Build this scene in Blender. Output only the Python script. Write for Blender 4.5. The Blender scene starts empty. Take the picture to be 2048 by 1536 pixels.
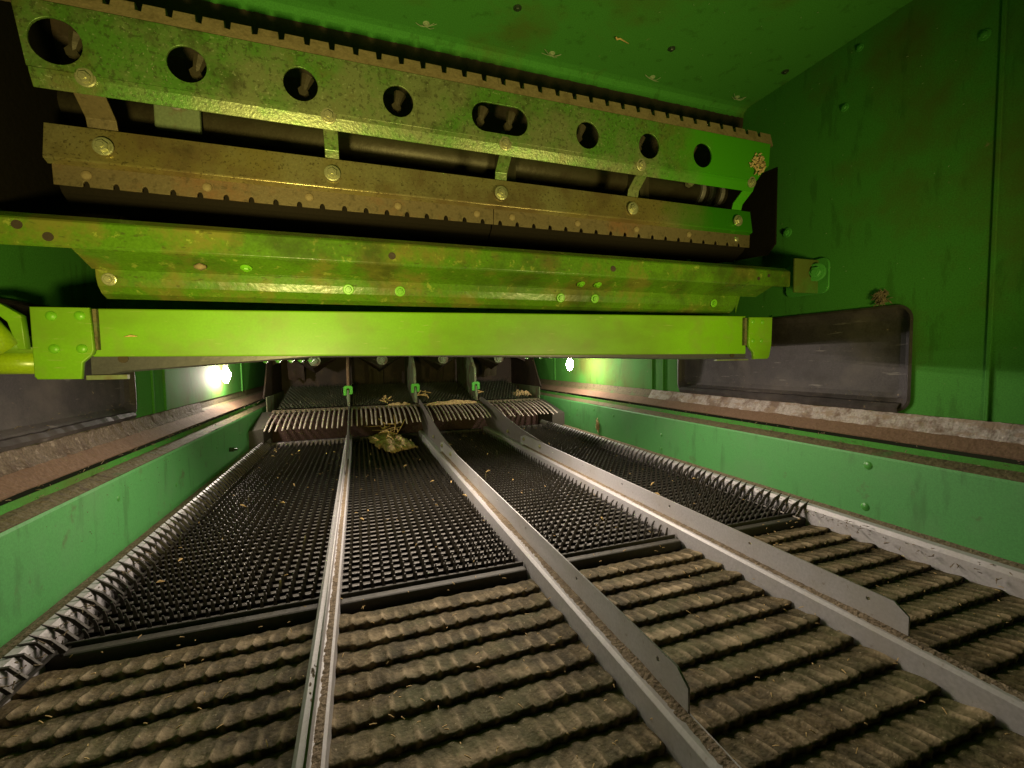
import bpy, bmesh, math, random
from mathutils import Vector, Matrix, noise
random.seed(7)
sc = bpy.context.scene
PI = math.pi

# ------------------------------------------------------------------ camera
YAW, PITCH, ROLL = 3.37075361e-01, -5.66791030e-02, -1.52895839e-02
FPX = 874.4
def cam_axes():
    r = Vector((math.cos(YAW), -math.sin(YAW), 0)); f = Vector((math.sin(YAW), math.cos(YAW), 0)); u = Vector((0, 0, 1))
    f2 = f*math.cos(PITCH)+u*math.sin(PITCH); u2 = u*math.cos(PITCH)-f*math.sin(PITCH)
    r3 = r*math.cos(ROLL)+u2*math.sin(ROLL); u3 = u2*math.cos(ROLL)-r*math.sin(ROLL)
    return r3, u3, f2
CR, CU, CF = cam_axes()
cd = bpy.data.cameras.new("Camera"); cam = bpy.data.objects.new("Camera", cd)
sc.collection.objects.link(cam); sc.camera = cam
cam.matrix_world = Matrix(((CR.x, CU.x, -CF.x, 0), (CR.y, CU.y, -CF.y, 0), (CR.z, CU.z, -CF.z, 0), (0, 0, 0, 1)))
cd.sensor_width = 36; cd.lens = FPX*36/2048; cd.clip_start = .01; cd.clip_end = 50

# ------------------------------------------------------------------ world, exposure
w = bpy.data.worlds.new("World"); sc.world = w; w.use_nodes = True
bg = w.node_tree.nodes["Background"]; bg.inputs[0].default_value = (.6, .62, .3, 1); bg.inputs[1].default_value = .012
sc.view_settings.view_transform = 'Standard'; sc.view_settings.look = 'None'
sc.view_settings.exposure = 0.6; sc.view_settings.gamma = 1.0; sc.view_settings.use_curve_mapping = False
BULB_L = 320.0; XCL = .345
def area(name, loc, aim, size, power, col, spread=180):
    l = bpy.data.lights.new(name, 'AREA'); l.shape = 'DISK'; l.size = size; l.energy = power; l.color = col
    o = bpy.data.objects.new(name, l); sc.collection.objects.link(o); o.location = loc
    o.rotation_euler = (Vector(aim)).to_track_quat('-Z', 'Y').to_euler(); l.spread = math.radians(spread)
    return o
area('work_lamp', (-.20, .10, -.16), (.05, .88, .44), .08, 2.8, (1.0, .86, .27), 92)
area('right_fill', (.80, .0, -.16), (.02, .90, .42), .20, 1.9, (1.0, .88, .28), 92)  # unseen second fill light added to reach the right half
l = area('shoe_fill', (XCL, 1.42, .026), (0, -.65, -.76), 1.2, 8.4, (1.0, .85, .70)); l.data.shape = 'RECTANGLE'; l.data.size = 1.0; l.data.size_y = .012  # unseen strip light added behind the beam to brighten the floor

# ------------------------------------------------------------------ materials
def mat(name, base, rough=.5, metal=0., spots=(), bump=.0, bscale=60., fine=.12, fscale=220., spec=.5, coat=0., grad=None):
    """spots: list of (colour, noise scale, threshold lo, hi, amount, distort)"""
    m = bpy.data.materials.new(name); m.use_nodes = True
    nt = m.node_tree; N = nt.nodes; L = nt.links
    b = N['Principled BSDF']; b.inputs['Roughness'].default_value = rough; b.inputs['Metallic'].default_value = metal
    b.inputs['Specular IOR Level'].default_value = spec
    b.inputs['Coat Weight'].default_value = coat
    tc = N.new('ShaderNodeTexCoord')
    # fine mottling
    nf = N.new('ShaderNodeTexNoise'); nf.inputs['Scale'].default_value = fscale; nf.inputs['Detail'].default_value = 3
    L.new(tc.outputs['Object'], nf.inputs['Vector'])
    mr = N.new('ShaderNodeMapRange'); mr.inputs[1].default_value = .3; mr.inputs[2].default_value = .7
    mr.inputs[3].default_value = 1-fine; mr.inputs[4].default_value = 1+fine
    L.new(nf.outputs['Fac'], mr.inputs[0])
    mx = N.new('ShaderNodeVectorMath'); mx.operation = 'SCALE'; mx.inputs[0].default_value = base[:3]
    L.new(mr.outputs[0], mx.inputs['Scale']); col = mx.outputs[0]
    for i, s in enumerate(spots):
        c, scl, lo, hi, amt = s[:5]
        n = N.new('ShaderNodeTexNoise'); n.inputs['Scale'].default_value = scl; n.inputs['Detail'].default_value = 8
        n.inputs['Roughness'].default_value = .65 if len(s) < 6 else s[5]
        mp = N.new('ShaderNodeMapping'); mp.inputs['Location'].default_value = (i*3.1, i*1.7, i*5.3)
        if len(s) > 6: mp.inputs['Scale'].default_value = s[6]
        L.new(tc.outputs['Object'], mp.inputs[0]); L.new(mp.outputs[0], n.inputs['Vector'])
        r = N.new('ShaderNodeMapRange'); r.inputs[1].default_value = lo; r.inputs[2].default_value = hi
        r.inputs[3].default_value = 0; r.inputs[4].default_value = amt
        L.new(n.outputs['Fac'], r.inputs[0])
        mm = N.new('ShaderNodeMix'); mm.data_type = 'RGBA'
        L.new(r.outputs[0], mm.inputs[0]); L.new(col, mm.inputs[6]); mm.inputs[7].default_value = (*c, 1)
        col = mm.outputs[2]
    if grad:
        lo, hi, gc = grad
        sx = N.new('ShaderNodeSeparateXYZ'); L.new(tc.outputs['Object'], sx.inputs[0])
        gn = N.new('ShaderNodeTexNoise'); gn.inputs['Scale'].default_value = 14; gn.inputs['Detail'].default_value = 6; L.new(tc.outputs['Object'], gn.inputs['Vector'])
        ad = N.new('ShaderNodeMath'); ad.operation = 'MULTIPLY_ADD'; ad.inputs[1].default_value = .22; L.new(gn.outputs['Fac'], ad.inputs[0]); L.new(sx.outputs[0], ad.inputs[2])
        r = N.new('ShaderNodeMapRange'); r.inputs[1].default_value = lo+.11; r.inputs[2].default_value = hi+.11; L.new(ad.outputs[0], r.inputs[0])
        mm = N.new('ShaderNodeMix'); mm.data_type = 'RGBA'; L.new(r.outputs[0], mm.inputs[0]); L.new(col, mm.inputs[6]); mm.inputs[7].default_value = (*gc, 1); col = mm.outputs[2]
    L.new(col, b.inputs['Base Color'])
    if bump:
        bn = N.new('ShaderNodeTexNoise'); bn.inputs['Scale'].default_value = bscale; bn.inputs['Detail'].default_value = 6
        L.new(tc.outputs['Object'], bn.inputs['Vector'])
        bp = N.new('ShaderNodeBump'); bp.inputs['Strength'].default_value = bump; bp.inputs['Distance'].default_value = .004
        L.new(bn.outputs['Fac'], bp.inputs['Height']); L.new(bp.outputs[0], b.inputs['Normal'])
    return m
DIRT = (.10, .065, .035); DUST = (.30, .22, .14)
M = {}
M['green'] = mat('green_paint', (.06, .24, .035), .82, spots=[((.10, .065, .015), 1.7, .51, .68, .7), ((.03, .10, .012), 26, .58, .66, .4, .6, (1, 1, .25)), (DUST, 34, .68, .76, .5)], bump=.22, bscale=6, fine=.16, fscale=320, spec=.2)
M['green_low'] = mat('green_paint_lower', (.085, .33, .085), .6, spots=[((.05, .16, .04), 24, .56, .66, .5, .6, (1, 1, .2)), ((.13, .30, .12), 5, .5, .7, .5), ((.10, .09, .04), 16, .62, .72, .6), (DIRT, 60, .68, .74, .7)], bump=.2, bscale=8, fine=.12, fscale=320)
M['lime'] = mat('lime_paint', (.17, .40, .008), .40, spots=[((.20, .27, .05), 15, .50, .70, .6), ((.13, .24, .012), 3.2, .42, .66, .85, .6, (1, 1, 2)), ((.30, .42, .10), 90, .66, .70, .8, .5, (.25, 1, 3)), ((.16, .20, .03), 7, .55, .75, .5), ((.35, .33, .08), 70, .70, .75, .6)], bump=.05, bscale=14, fine=.06, fscale=240)
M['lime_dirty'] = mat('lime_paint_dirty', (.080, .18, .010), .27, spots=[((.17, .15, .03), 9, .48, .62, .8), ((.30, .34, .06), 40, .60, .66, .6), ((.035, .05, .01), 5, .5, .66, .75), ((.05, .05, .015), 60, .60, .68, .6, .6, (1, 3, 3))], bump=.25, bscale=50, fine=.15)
M['plate'] = mat('worn_green_plate', (.10, .24, .035), .33, metal=.3, spots=[((.20, .22, .10), 5, .42, .56, .9), ((.16, .11, .045), 3.3, .54, .64, .7), ((.045, .05, .02), 120, .54, .60, .55), ((.05, .045, .02), 11, .55, .68, .6), ((.36, .42, .22), 170, .60, .66, .7)], bump=.15, bscale=200, grad=(.46, .66, (.07, .36, .01)))
M['plate_new'] = mat('bright_green_plate', (.07, .36, .01), .38, spots=[((.14, .22, .03), 20, .6, .7, .5)], bump=.08)
M['gold'] = mat('worn_metal_plate', (.36, .31, .15), .28, metal=.6, spots=[((.30, .22, .05), 3.5, .46, .62, .6), ((.09, .07, .03), 150, .57, .62, .7), ((.22, .14, .07), 6, .5, .62, .7), ((.07, .055, .03), 9, .56, .7, .5)], bump=.10, bscale=200, grad=(.52, .72, (.07, .36, .01)))
M['shade'] = mat('shade_black', (.012, .009, .006), .9, bump=.3, spec=.1)  # near-black colour standing in for the deep shade around the guard
M['rust'] = mat('rusty_brown_metal', (.14, .105, .055), .55, metal=.3, spots=[((.20, .085, .035), 4, .54, .66, .7), ((.06, .045, .02), 80, .55, .64, .6)], bump=.15, bscale=160)
M['tan'] = mat('dusty_tan_metal', (.23, .17, .09), .75, spots=[((.13, .09, .04), 30, .5, .62, .6)], bump=.5, bscale=80)
M['bolt'] = mat('zinc_bolt', (.45, .44, .26), .35, metal=.6, spots=[((.2, .2, .08), 120, .55, .65, .6)], bump=.2)
M['greenbolt'] = mat('green_bolt', (.07, .30, .05), .35, bump=.05)
M['limebolt'] = mat('lime_rivet', (.15, .42, .015), .35, bump=.05)
M['darkbolt'] = mat('dark_bolt', (.03, .05, .025), .4, bump=.1)
M['dark'] = mat('dark_grimy_steel', (.035, .022, .014), .7, spots=[((.09, .055, .03), 12, .5, .7, .7)], bump=.5, bscale=40)
M['shaft'] = mat('dirty_shaft', (.07, .058, .034), .5, metal=.3, spots=[((.05, .035, .02), 14, .5, .65, .7)], bump=.4, bscale=50)
M['black'] = mat('black_plastic', (.045, .038, .040), .55, spots=[((.12, .10, .09), 5, .48, .72, .7), ((.02, .015, .012), 9, .52, .66, .7), (DUST, 46, .66, .72, .7), ((.20, .18, .17), 30, .66, .70, .6, .5, (1, .3, 3))], bump=.15, bscale=18, fine=.2, spec=.25)
M['strip'] = mat('dark_grey_steel_strip', (.085, .08, .10), .38, metal=.3, spots=[((.25, .22, .22), 50, .62, .72, .4, .6, (.4, 1, 6))], bump=.1)
M['galv'] = mat('galvanised_steel', (.46, .44, .45), .48, metal=.1, spots=[((.40, .36, .32), 9, .48, .68, .5), ((.22, .17, .12), 80, .62, .70, .6)], bump=.12, bscale=30, fine=.1)
M['galv_dark'] = mat('dull_steel', (.26, .23, .23), .5, metal=.3, spots=[((.22, .18, .14), 40, .5, .65, .6)], bump=.2)
M['dust'] = mat('crusted_dust', (.22, .165, .105), .95, spots=[((.12, .085, .05), 70, .48, .62, .8), ((.36, .28, .18), 160, .6, .7, .5)], bump=1.0, bscale=180, fine=.3)
M['ledgedust'] = mat('grey_brown_ledge_dust', (.15, .115, .085), .95, spots=[((.09, .06, .04), 22, .5, .62, .85), ((.36, .29, .23), 70, .56, .66, .7)], bump=.8, bscale=120, fine=.3)
M['rustdust'] = mat('reddish_dust', (.19, .115, .07), .9, spots=[((.15, .085, .05), 22, .5, .65, .7)], bump=.6, bscale=90, fine=.2)
M['paledust'] = mat('pale_dusty_seal', (.42, .37, .35), .85, spots=[((.17, .11, .08), 16, .48, .60, .9), ((.30, .22, .16), 60, .5, .6, .8, .6, (1, .3, 1))], bump=.8, bscale=80, fine=.25)
M['browndirt'] = mat('brown_dirt_on_green', (.13, .11, .05), .85, spots=[((.06, .16, .035), 11, .56, .66, .7), ((.07, .05, .03), 45, .55, .64, .8)], bump=.8, bscale=90, fine=.25)
M['sieve'] = mat('dark_sieve_steel', (.06, .055, .048), .40, metal=.55, spots=[((.085, .07, .045), 9, .5, .7, .6)], bump=.15, bscale=80, fine=.2)
M['slat'] = mat('slat_steel', (.115, .105, .09), .5, metal=.2, spots=[((.05, .04, .03), 14, .5, .66, .7)], fine=.3)
M['finger'] = mat('finger_steel', (.085, .08, .07), .38, metal=.5, spots=[((.10, .08, .05), 9, .45, .65, .6)], fine=.3)
M['sieveframe'] = mat('sieve_frame', (.065, .058, .045), .68, spots=[((.09, .07, .04), 30, .55, .65, .5)], bump=.2)
M['rearsieve'] = mat('rear_sieve_dirty_green', (.05, .06, .035), .5, metal=.3, spots=[((.12, .10, .06), 14, .5, .65, .6)], bump=.2)
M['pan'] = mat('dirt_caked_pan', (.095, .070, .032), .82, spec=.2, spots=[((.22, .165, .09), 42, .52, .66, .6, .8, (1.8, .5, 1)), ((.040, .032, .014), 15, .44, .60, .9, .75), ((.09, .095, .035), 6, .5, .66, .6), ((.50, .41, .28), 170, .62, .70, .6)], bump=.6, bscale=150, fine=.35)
# dirt-caked pan: light on the flute crests is painted in as pale colour
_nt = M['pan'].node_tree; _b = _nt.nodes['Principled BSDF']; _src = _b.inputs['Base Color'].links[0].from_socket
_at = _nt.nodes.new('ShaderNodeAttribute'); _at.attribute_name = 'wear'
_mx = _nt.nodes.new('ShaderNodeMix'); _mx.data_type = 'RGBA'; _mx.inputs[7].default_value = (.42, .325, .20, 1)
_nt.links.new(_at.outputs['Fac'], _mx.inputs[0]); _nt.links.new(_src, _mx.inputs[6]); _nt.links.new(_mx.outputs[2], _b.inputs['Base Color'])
M['comb'] = mat('comb_finger_steel', (.50, .42, .36), .45, metal=.2, spots=[((.18, .12, .07), 40, .5, .6, .6)], bump=.2)
M['rustred'] = mat('dark_red_rust', (.045, .02, .013), .8, spots=[((.05, .022, .015), 30, .5, .6, .7), ((.2, .12, .06), 60, .64, .7, .6)], bump=.6, bscale=90)
M['greygreen'] = mat('dusty_grey_green', (.16, .20, .11), .7, spots=[((.13, .08, .05), 14, .48, .60, .8)], bump=.3, bscale=40)
M['clip'] = mat('bright_green_clip', (.05, .42, .02), .4)
M['straw'] = mat('dry_straw', (.62, .42, .17), .8, spots=[((.35, .22, .08), 60, .5, .65, .7)], bump=.3)
M['chaff'] = mat('dry_chaff', (.55, .38, .19), .9, spots=[((.22, .15, .06), 50, .5, .6, .7)], bump=.8, bscale=120)
M['web'] = mat('cobweb', (.30, .38, .22), .9)
M['pipe'] = mat('yellow_green_pipe', (.30, .46, .01), .30, spots=[((.12, .35, .01), 6, .5, .7, .5)], bump=.04)
M['socket'] = mat('bulb_socket', (.75, .7, .6), .5)
gm = bpy.data.materials.new('lit_bulb_glass'); gm.use_nodes = True
gb = gm.node_tree.nodes['Principled BSDF']; gb.inputs['Base Color'].default_value = (1, .95, .85, 1)
gb.inputs['Emission Color'].default_value = (1, .84, .74, 1); gb.inputs['Emission Strength'].default_value = BULB_L
M['glow'] = gm

# ------------------------------------------------------------------ helpers
def world_of(p):
    v = Vector((0, 0, 0))
    while p is not None: v += Vector(p.location); p = p.parent
    return v
def link(name, me, m, parent=None, loc=(0, 0, 0), bevel=0., smooth=False, kind=None):
    o = bpy.data.objects.new(name, me); sc.collection.objects.link(o)
    if m is not None:
        idx = [p.material_index for p in me.polygons]; me.materials.clear()
        for q in (m if isinstance(m, tuple) else (m,)): me.materials.append(M[q])
        if isinstance(m, tuple): me.polygons.foreach_set('material_index', idx)
    if parent is not None: o.parent = parent
    o.location = loc
    if smooth:
        for p in me.polygons: p.use_smooth = True
    if bevel:
        b = o.modifiers.new('bevel', 'BEVEL'); b.width = bevel; b.segments = 2; b.limit_method = 'ANGLE'; b.angle_limit = .6
    if kind: o['kind'] = kind
    return o
class MB:
    def __init__(s): s.v = []; s.f = []; s.marks = []
    def add(s, vs, fs):
        n = len(s.v); s.v += [tuple(v) for v in vs]; s.f += [tuple(i+n for i in f) for f in fs]
    def box(s, x0, x1, y0, y1, z0, z1):
        s.add([(x0,y0,z0),(x1,y0,z0),(x1,y1,z0),(x0,y1,z0),(x0,y0,z1),(x1,y0,z1),(x1,y1,z1),(x0,y1,z1)],
              [(0,3,2,1),(4,5,6,7),(0,1,5,4),(1,2,6,5),(2,3,7,6),(3,0,4,7)])
    def strip(s, prof, x0, x1, t, nx=1, axis='X', jit=None):
        """thin folded sheet: profile of 2D points extruded along an axis, thickness t."""
        n = len(prof); off = []
        for i in range(n):
            a = Vector(prof[max(i-1, 0)]); b = Vector(prof[min(i+1, n-1)]); d = (b-a).normalized(); off.append(Vector((-d.y, d.x))*t)
        ring = [Vector(p) for p in prof]+[Vector(prof[i])+off[i] for i in range(n-1, -1, -1)]
        vs = []; m = len(ring)
        for k in range(nx+1):
            x = x0+(x1-x0)*k/nx
            for q, p in enumerate(ring):
                a, b = p
                if jit: a, b = jit(x, a, b, q)
                vs.append((x, a, b) if axis == 'X' else (a, x, b))
        fs = []
        for k in range(nx):
            for q in range(m):
                q2 = (q+1) % m; f = (k*m+q, k*m+q2, (k+1)*m+q2, (k+1)*m+q); fs.append(f)
        fs += [tuple(range(m))[::-1], tuple(range(nx*m, nx*m+m))]
        s.add(vs, fs)
    def tube(s, pts, r, n=10, caps=True):
        pts = [Vector(p) for p in pts]; rr = r if isinstance(r, (list, tuple)) else [r]*len(pts)
        vs = []; fs = []
        up = None
        for i, p in enumerate(pts):
            d = (pts[min(i+1, len(pts)-1)]-pts[max(i-1, 0)]).normalized()
            if up is None: up = d.orthogonal().normalized()
            a = (up-d*up.dot(d)).normalized(); up = a; b = d.cross(a)
            for k in range(n):
                t = 2*PI*k/n; vs.append(p+(a*math.cos(t)+b*math.sin(t))*rr[i])
        for i in range(len(pts)-1):
            for k in range(n): fs.append((i*n+k, i*n+(k+1) % n, (i+1)*n+(k+1) % n, (i+1)*n+k))
        if caps: fs += [tuple(range(n))[::-1], tuple(range((len(pts)-1)*n, len(pts)*n))]
        s.add(vs, fs)
    def build(s, name, m, parent=None, origin=None, bevel=0., smooth=False, kind=None):
        """vertices were given in world space; origin = where the object's own origin goes"""
        pw = world_of(parent); o0 = Vector(origin) if origin is not None else pw
        me = bpy.data.meshes.new(name); me.from_pydata([tuple(Vector(v)-o0) for v in s.v], [], s.f); me.update()
        if s.marks:      # alternate spans of faces: slats, fingers, slats, fingers ...
            mk = s.marks+[len(s.f)]
            for q in range(1, len(mk)-1, 2):
                for fi in range(mk[q], mk[q+1]): me.polygons[fi].material_index = 1
        bm = bmesh.new(); bm.from_mesh(me); bmesh.ops.recalc_face_normals(bm, faces=bm.faces); bm.to_mesh(me); bm.free()
        return link(name, me, m, parent, o0-pw, bevel, smooth, kind)
def empty(name, loc, label, cat, group=None):
    o = bpy.data.objects.new(name, None); sc.collection.objects.link(o); o.location = loc; o.empty_display_size = .05
    return tag(o, label, cat, group)
def tag(o, label, cat, group=None):
    o['label'] = label; o['category'] = cat
    if group: o['group'] = group
    return o
def copy_tree(o, parent=None):
    c = o.copy(); sc.collection.objects.link(c); c.parent = parent
    for ch in list(o.children): copy_tree(ch, c)
    return c
def sheet(name, m, outline, holes, thick, frame, parent=None, bevel=.0006):
    """flat plate cut from a 2D outline with holes; frame = (origin, u axis, v axis)"""
    cu = bpy.data.curves.new(name, 'CURVE'); cu.dimensions = '2D'; cu.fill_mode = 'BOTH'
    for poly in [outline]+list(holes):
        sp = cu.splines.new('POLY'); sp.points.add(len(poly)-1)
        for i, p in enumerate(poly): sp.points[i].co = (p[0], p[1], 0, 1)
        sp.use_cyclic_u = True
    cu.extrude = thick/2; cu.bevel_depth = bevel; cu.bevel_resolution = 1
    ob = bpy.data.objects.new('tmp', cu); sc.collection.objects.link(ob)
    dg = bpy.context.evaluated_depsgraph_get(); me = bpy.data.meshes.new_from_object(ob.evaluated_get(dg))
    bpy.data.objects.remove(ob); bpy.data.curves.remove(cu)
    O, U, V = [Vector(a) for a in frame]; U.normalize(); V.normalize(); W = U.cross(V)
    pw = world_of(parent)
    me.transform(Matrix(((U.x, V.x, W.x, O.x-pw.x), (U.y, V.y, W.y, O.y-pw.y), (U.z, V.z, W.z, O.z-pw.z), (0, 0, 0, 1))))
    me.name = name
    return link(name, me, m, parent)
def circ(x, y, r, n=28, ry=None):
    ry = ry or r; return [(x+r*math.cos(2*PI*k/n), y+ry*math.sin(2*PI*k/n)) for k in range(n)]
def rrect(x0, x1, y0, y1, r, n=6):
    out = []
    for cx, cy, a in ((x1-r, y1-r, 0), (x0+r, y1-r, PI/2), (x0+r, y0+r, PI), (x1-r, y0+r, 1.5*PI)):
        for k in range(n+1): t = a+PI/2*k/n; out.append((cx+r*math.cos(t), cy+r*math.sin(t)))
    return out
# fasteners: built once along +Z, oriented by quaternion
def bolt_mesh(name, r, hex_h, washer=True, dome=False):
    mb = MB()
    def ring(rad, z, n, ph=0): return [(rad*math.cos(2*PI*k/n+ph), rad*math.sin(2*PI*k/n+ph), z) for k in range(n)]
    def loft(rings):
        n = len(rings[0]); vs = [p for q in rings for p in q]; fs = []
        for i in range(len(rings)-1):
            for k in range(n): fs.append((i*n+k, i*n+(k+1) % n, (i+1)*n+(k+1) % n, (i+1)*n+k))
        fs.append(tuple(range((len(rings)-1)*n, len(rings)*n))); mb.add(vs, fs)
    if dome:
        loft([ring(r*math.cos(a), -.0004+r*.6*math.sin(a), 16) for a in (0, .3, .6, .9, 1.2, 1.45)])
    else:
        if washer: loft([ring(r*1.75, -.0004, 20), ring(r*1.75, r*.28, 20), ring(r*1.5, r*.36, 20)])
        loft([ring(r*1.12, r*.25, 6), ring(r*1.12, hex_h*.85, 6), ring(r*.95, hex_h, 6)])
        loft([ring(r*.5, hex_h*.9, 10), ring(r*.5, hex_h*1.25, 10)])
    me = bpy.data.meshes.new(name); me.from_pydata(mb.v, [], mb.f); me.update(); return me
BM = {}
def fastener(kind, r, pos, normal, m, parent, name=None):
    key = (kind, round(r, 4), m)
    if key not in BM: BM[key] = bolt_mesh('bolt' if kind == 'hex' else 'rivet', r, r*1.05, dome=(kind == 'dome'))
    o = bpy.data.objects.new(name or ('bolt' if kind == 'hex' else 'rivet'), BM[key]); sc.collection.objects.link(o)
    if not BM[key].materials: BM[key].materials.append(M[m])
    o.parent = parent; o.location = Vector(pos)-world_of(parent)
    o.rotation_mode = 'QUATERNION'; q = Vector(normal).to_track_quat('Z', 'Y')
    o.rotation_quaternion = q @ Vector((0, 0, 1)).rotation_difference(Vector((0, 0, 1)))
    o.rotation_quaternion = q @ Matrix.Rotation(random.uniform(0, 1), 3, 'Z').to_quaternion()
    return o
def nz(x, y=0., z=0.): return noise.noise(Vector((x, y, z)))

XC = .345                         # machine centre line
WL, WR = -.62, 1.33               # upper side walls
LL, LR = -.54, 1.24               # lower side walls
TRAY = -.455

# ================================================================== SIDE WALLS
def side_wall(left):
    s = -1 if left else 1; XW = WL if left else WR; XL = LL if left else LR
    root = empty('side_wall', (XW, 1.5, TRAY),
        'green painted left side wall with dark plastic cover and a rust-dusted ledge' if left else
        'green painted right side wall with large dark plastic cover and pale dusty seal under it', 'side wall', 'side walls of the machine')
    z0 = -.155
    # plastic cover opening
    hy0, hy1, hz0, hz1 = .715, 1.57, -.15, .122
    if left: hy1 = 1.56
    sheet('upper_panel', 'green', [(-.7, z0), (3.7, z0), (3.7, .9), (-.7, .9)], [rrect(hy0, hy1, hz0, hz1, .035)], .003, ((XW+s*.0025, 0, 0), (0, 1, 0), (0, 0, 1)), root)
    # recessed dark cover
    mb = MB(); rings = []
    for ins, d in ((-.004, -.006), (.002, -.008), (.010, .004), (.020, .012), (.034, .016), (.12, .020)):
        rings.append([(XW+s*d, y, z+(.012 if d > 0 and z < 0 else 0)) for y, z in rrect(hy0+ins, hy1-ins, hz0+ins, hz1-ins, max(.035-ins*.6, .008))])
    n = len(rings[0]); vs = [p for r in rings for p in r]; fs = []
    for i in range(len(rings)-1):
        for k in range(n): fs.append((i*n+k, i*n+(k+1) % n, (i+1)*n+(k+1) % n, (i+1)*n+k))
    fs.append(tuple(range((len(rings)-1)*n, len(rings)*n))); mb.add(vs, fs)
    cover = mb.build('plastic_cover', 'black', root, bevel=0)
    lip = MB(); lip.strip([(XW-s*.010, hz0-.003), (XW-s*.014, hz0+.006), (XW-s*.006, hz0+.016), (XW+s*.012, hz0+.020)], hy0+.02, hy1-.02, .003, 60, 'Y',
        lambda x, a, b, q: (a+.0015*nz(x*30), b+.003*nz(x*22, 3)))
    lip.build('cover_lip', 'black', cover)
    # ledge under the upper panel (sheets folded outwards), profile in (x, z)
    def X(o): return XL+s*o
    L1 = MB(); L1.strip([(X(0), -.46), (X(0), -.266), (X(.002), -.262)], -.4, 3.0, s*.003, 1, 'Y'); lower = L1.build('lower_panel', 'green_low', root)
    L2 = MB(); L2.strip([(X(.001), -.262), (X(.018), -.254), (X(.034), -.249)], -.4, 3.25, s*.003, 260, 'Y',
        lambda x, a, b, q: (a, b+.0016*nz(x*25, a*60)+.0012*nz(x*90, q))); L2.build('dirty_flange', 'browndirt', root)
    L3 = MB(); L3.strip([(X(.034), -.250), (X(.036), -.233)], -.4, 3.3, s*.003, 1, 'Y'); L3.build('green_flange', 'green', root)
    L4 = MB(); L4.strip([(X(.032), -.223), (X(.046), -.212), (X(.066), -.195)], -.4, 3.4, s*.004, 200, 'Y',
        lambda x, a, b, q: (a, b+.001*nz(x*18, 5))); L4.build('rust_strip', 'rustdust', root)
    L5 = MB(); L5.strip([(X(.064), -.196), (X(.073), -.182), (X(.080 if left else .088), -.158)], -.4, 2.1 if left else 1.75, s*.004, 400, 'Y',
        lambda x, a, b, q: (a+.002*nz(x*50, b*99), b+.002*nz(x*10, 9)+.0018*nz(x*42, b*60)+.001*nz(x*160, q*.9))); L5.build('dust_seal', 'ledgedust' if left else 'paledust', root)
    L6 = MB(); L6.strip([(X(.070), -.200), (X(.084), -.186), (XW+s*.006, -.150)], -.4, 3.5, s*.002, 1, 'Y'); L6.build('backing_strip', 'browndirt', root)
    # vertical seams: raised rib with a bright edge and a shadow gap
    ys = ((1.77, .012, 'green'), (1.68, .006, 'green'), (2.80, .008, 'green')) if left else ((1.75, .006, 'green'), (1.67, .010, 'green'), (2.85, .008, 'green'), (.565, .008, 'green'))
    for y, wd, mm in ys:
        b = MB(); b.box(XW-s*.006, XW+s*.001, y, y+wd, -.155, .85 if y < 1 else .2); b.build('panel_seam', mm, root, bevel=.0015)
    n = Vector((-s, 0, 0))
    if left:
        for y, z in ((2.19, -.366), (1.585, -.368), (1.59, -.437), (2.0, -.33), (2.35, -.33), (2.3, -.40), (1.25, -.31), (2.55, -.35)): fastener('dome', .009, (XL, y, z), n, 'greenbolt', lower, 'rivet')
        b = MB(); b.tube([(XL, 2.17, -.372), (XL+.02, 2.17, -.372)], .010, 6); b.tube([(XL+.018, 2.17, -.372), (XL+.032, 2.17, -.372)], .005, 8); b.build('hex_bolt', 'darkbolt', lower)
    else:
        for y, z in ((.751, -.289), (.755, -.399), (1.57, -.34), (1.57, -.40), (2.35, -.31), (2.15, -.29), (2.45, -.36), (1.95, -.30), (2.6, -.32)):
            fastener('dome', .0125 if y < 1 else .009, (XL, y, z), n, 'greenbolt', lower, 'rivet')
        for y, z, r in ((.896, .70, .010), (1.066, .397, .014), (.601, .699, .010), (.86, .84, .009)):
            fastener('hex', r*.62, (XW, y, z), n, 'greenbolt', root, 'wall_bolt')
    # straw and dirt stuck along the lower panel edge handled as separate clods
    return root
wallL = side_wall(True); wallR = side_wall(False)

# ================================================================== CEILING AND BULKHEAD
ceil = empty('ceiling_panel', (XC, .3, .875), 'dark green sheet metal roof panel with rolled front edge and wiry bolts', 'ceiling panel')
b = MB(); b.strip([(-.7, .875), (1.215, .875), (1.232, .872), (1.244, .862), (1.247, .848)], WL, WR, .003, 1, 'X'); b.build('roof_sheet', 'green', ceil, smooth=False)
b = MB(); b.strip([(1.247, .849), (1.252, .80), (1.262, .72), (1.30, .62), (1.40, .55)], WL, WR, .003, 160, 'X', lambda x, a, z, q: (a+.002*nz(x*80, z*8), z)); b.build('sooty_apron', 'dark', ceil)
for x, y in ((.196, 1.19), (.554, 1.19), (.898, 1.19), (1.24, 1.19)):
    bt = fastener('hex', .005, (x, y, .875), (0, 0, -1), 'web', ceil, 'wire_clip')
    m = MB()
    for k in range(5):
        a = random.uniform(-.5, .5)+(PI if k % 2 else 0); l = random.uniform(.018, .034)
        m.tube([(x, y, .866), (x+math.cos(a)*l*.5, y+math.sin(a)*l*.5, .868+random.uniform(-.003, .003)), (x+math.cos(a)*l, y+math.sin(a)*l, .873)], .0007, 4)
    m.build('cobweb', 'web', bt if False else ceil)
for x, y in ((.404, 1.068), (.87, 1.067), (1.275, 1.04)): fastener('hex', .006, (x, y, .875), (0, 0, -1), 'darkbolt', ceil, 'roof_bolt')

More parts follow.
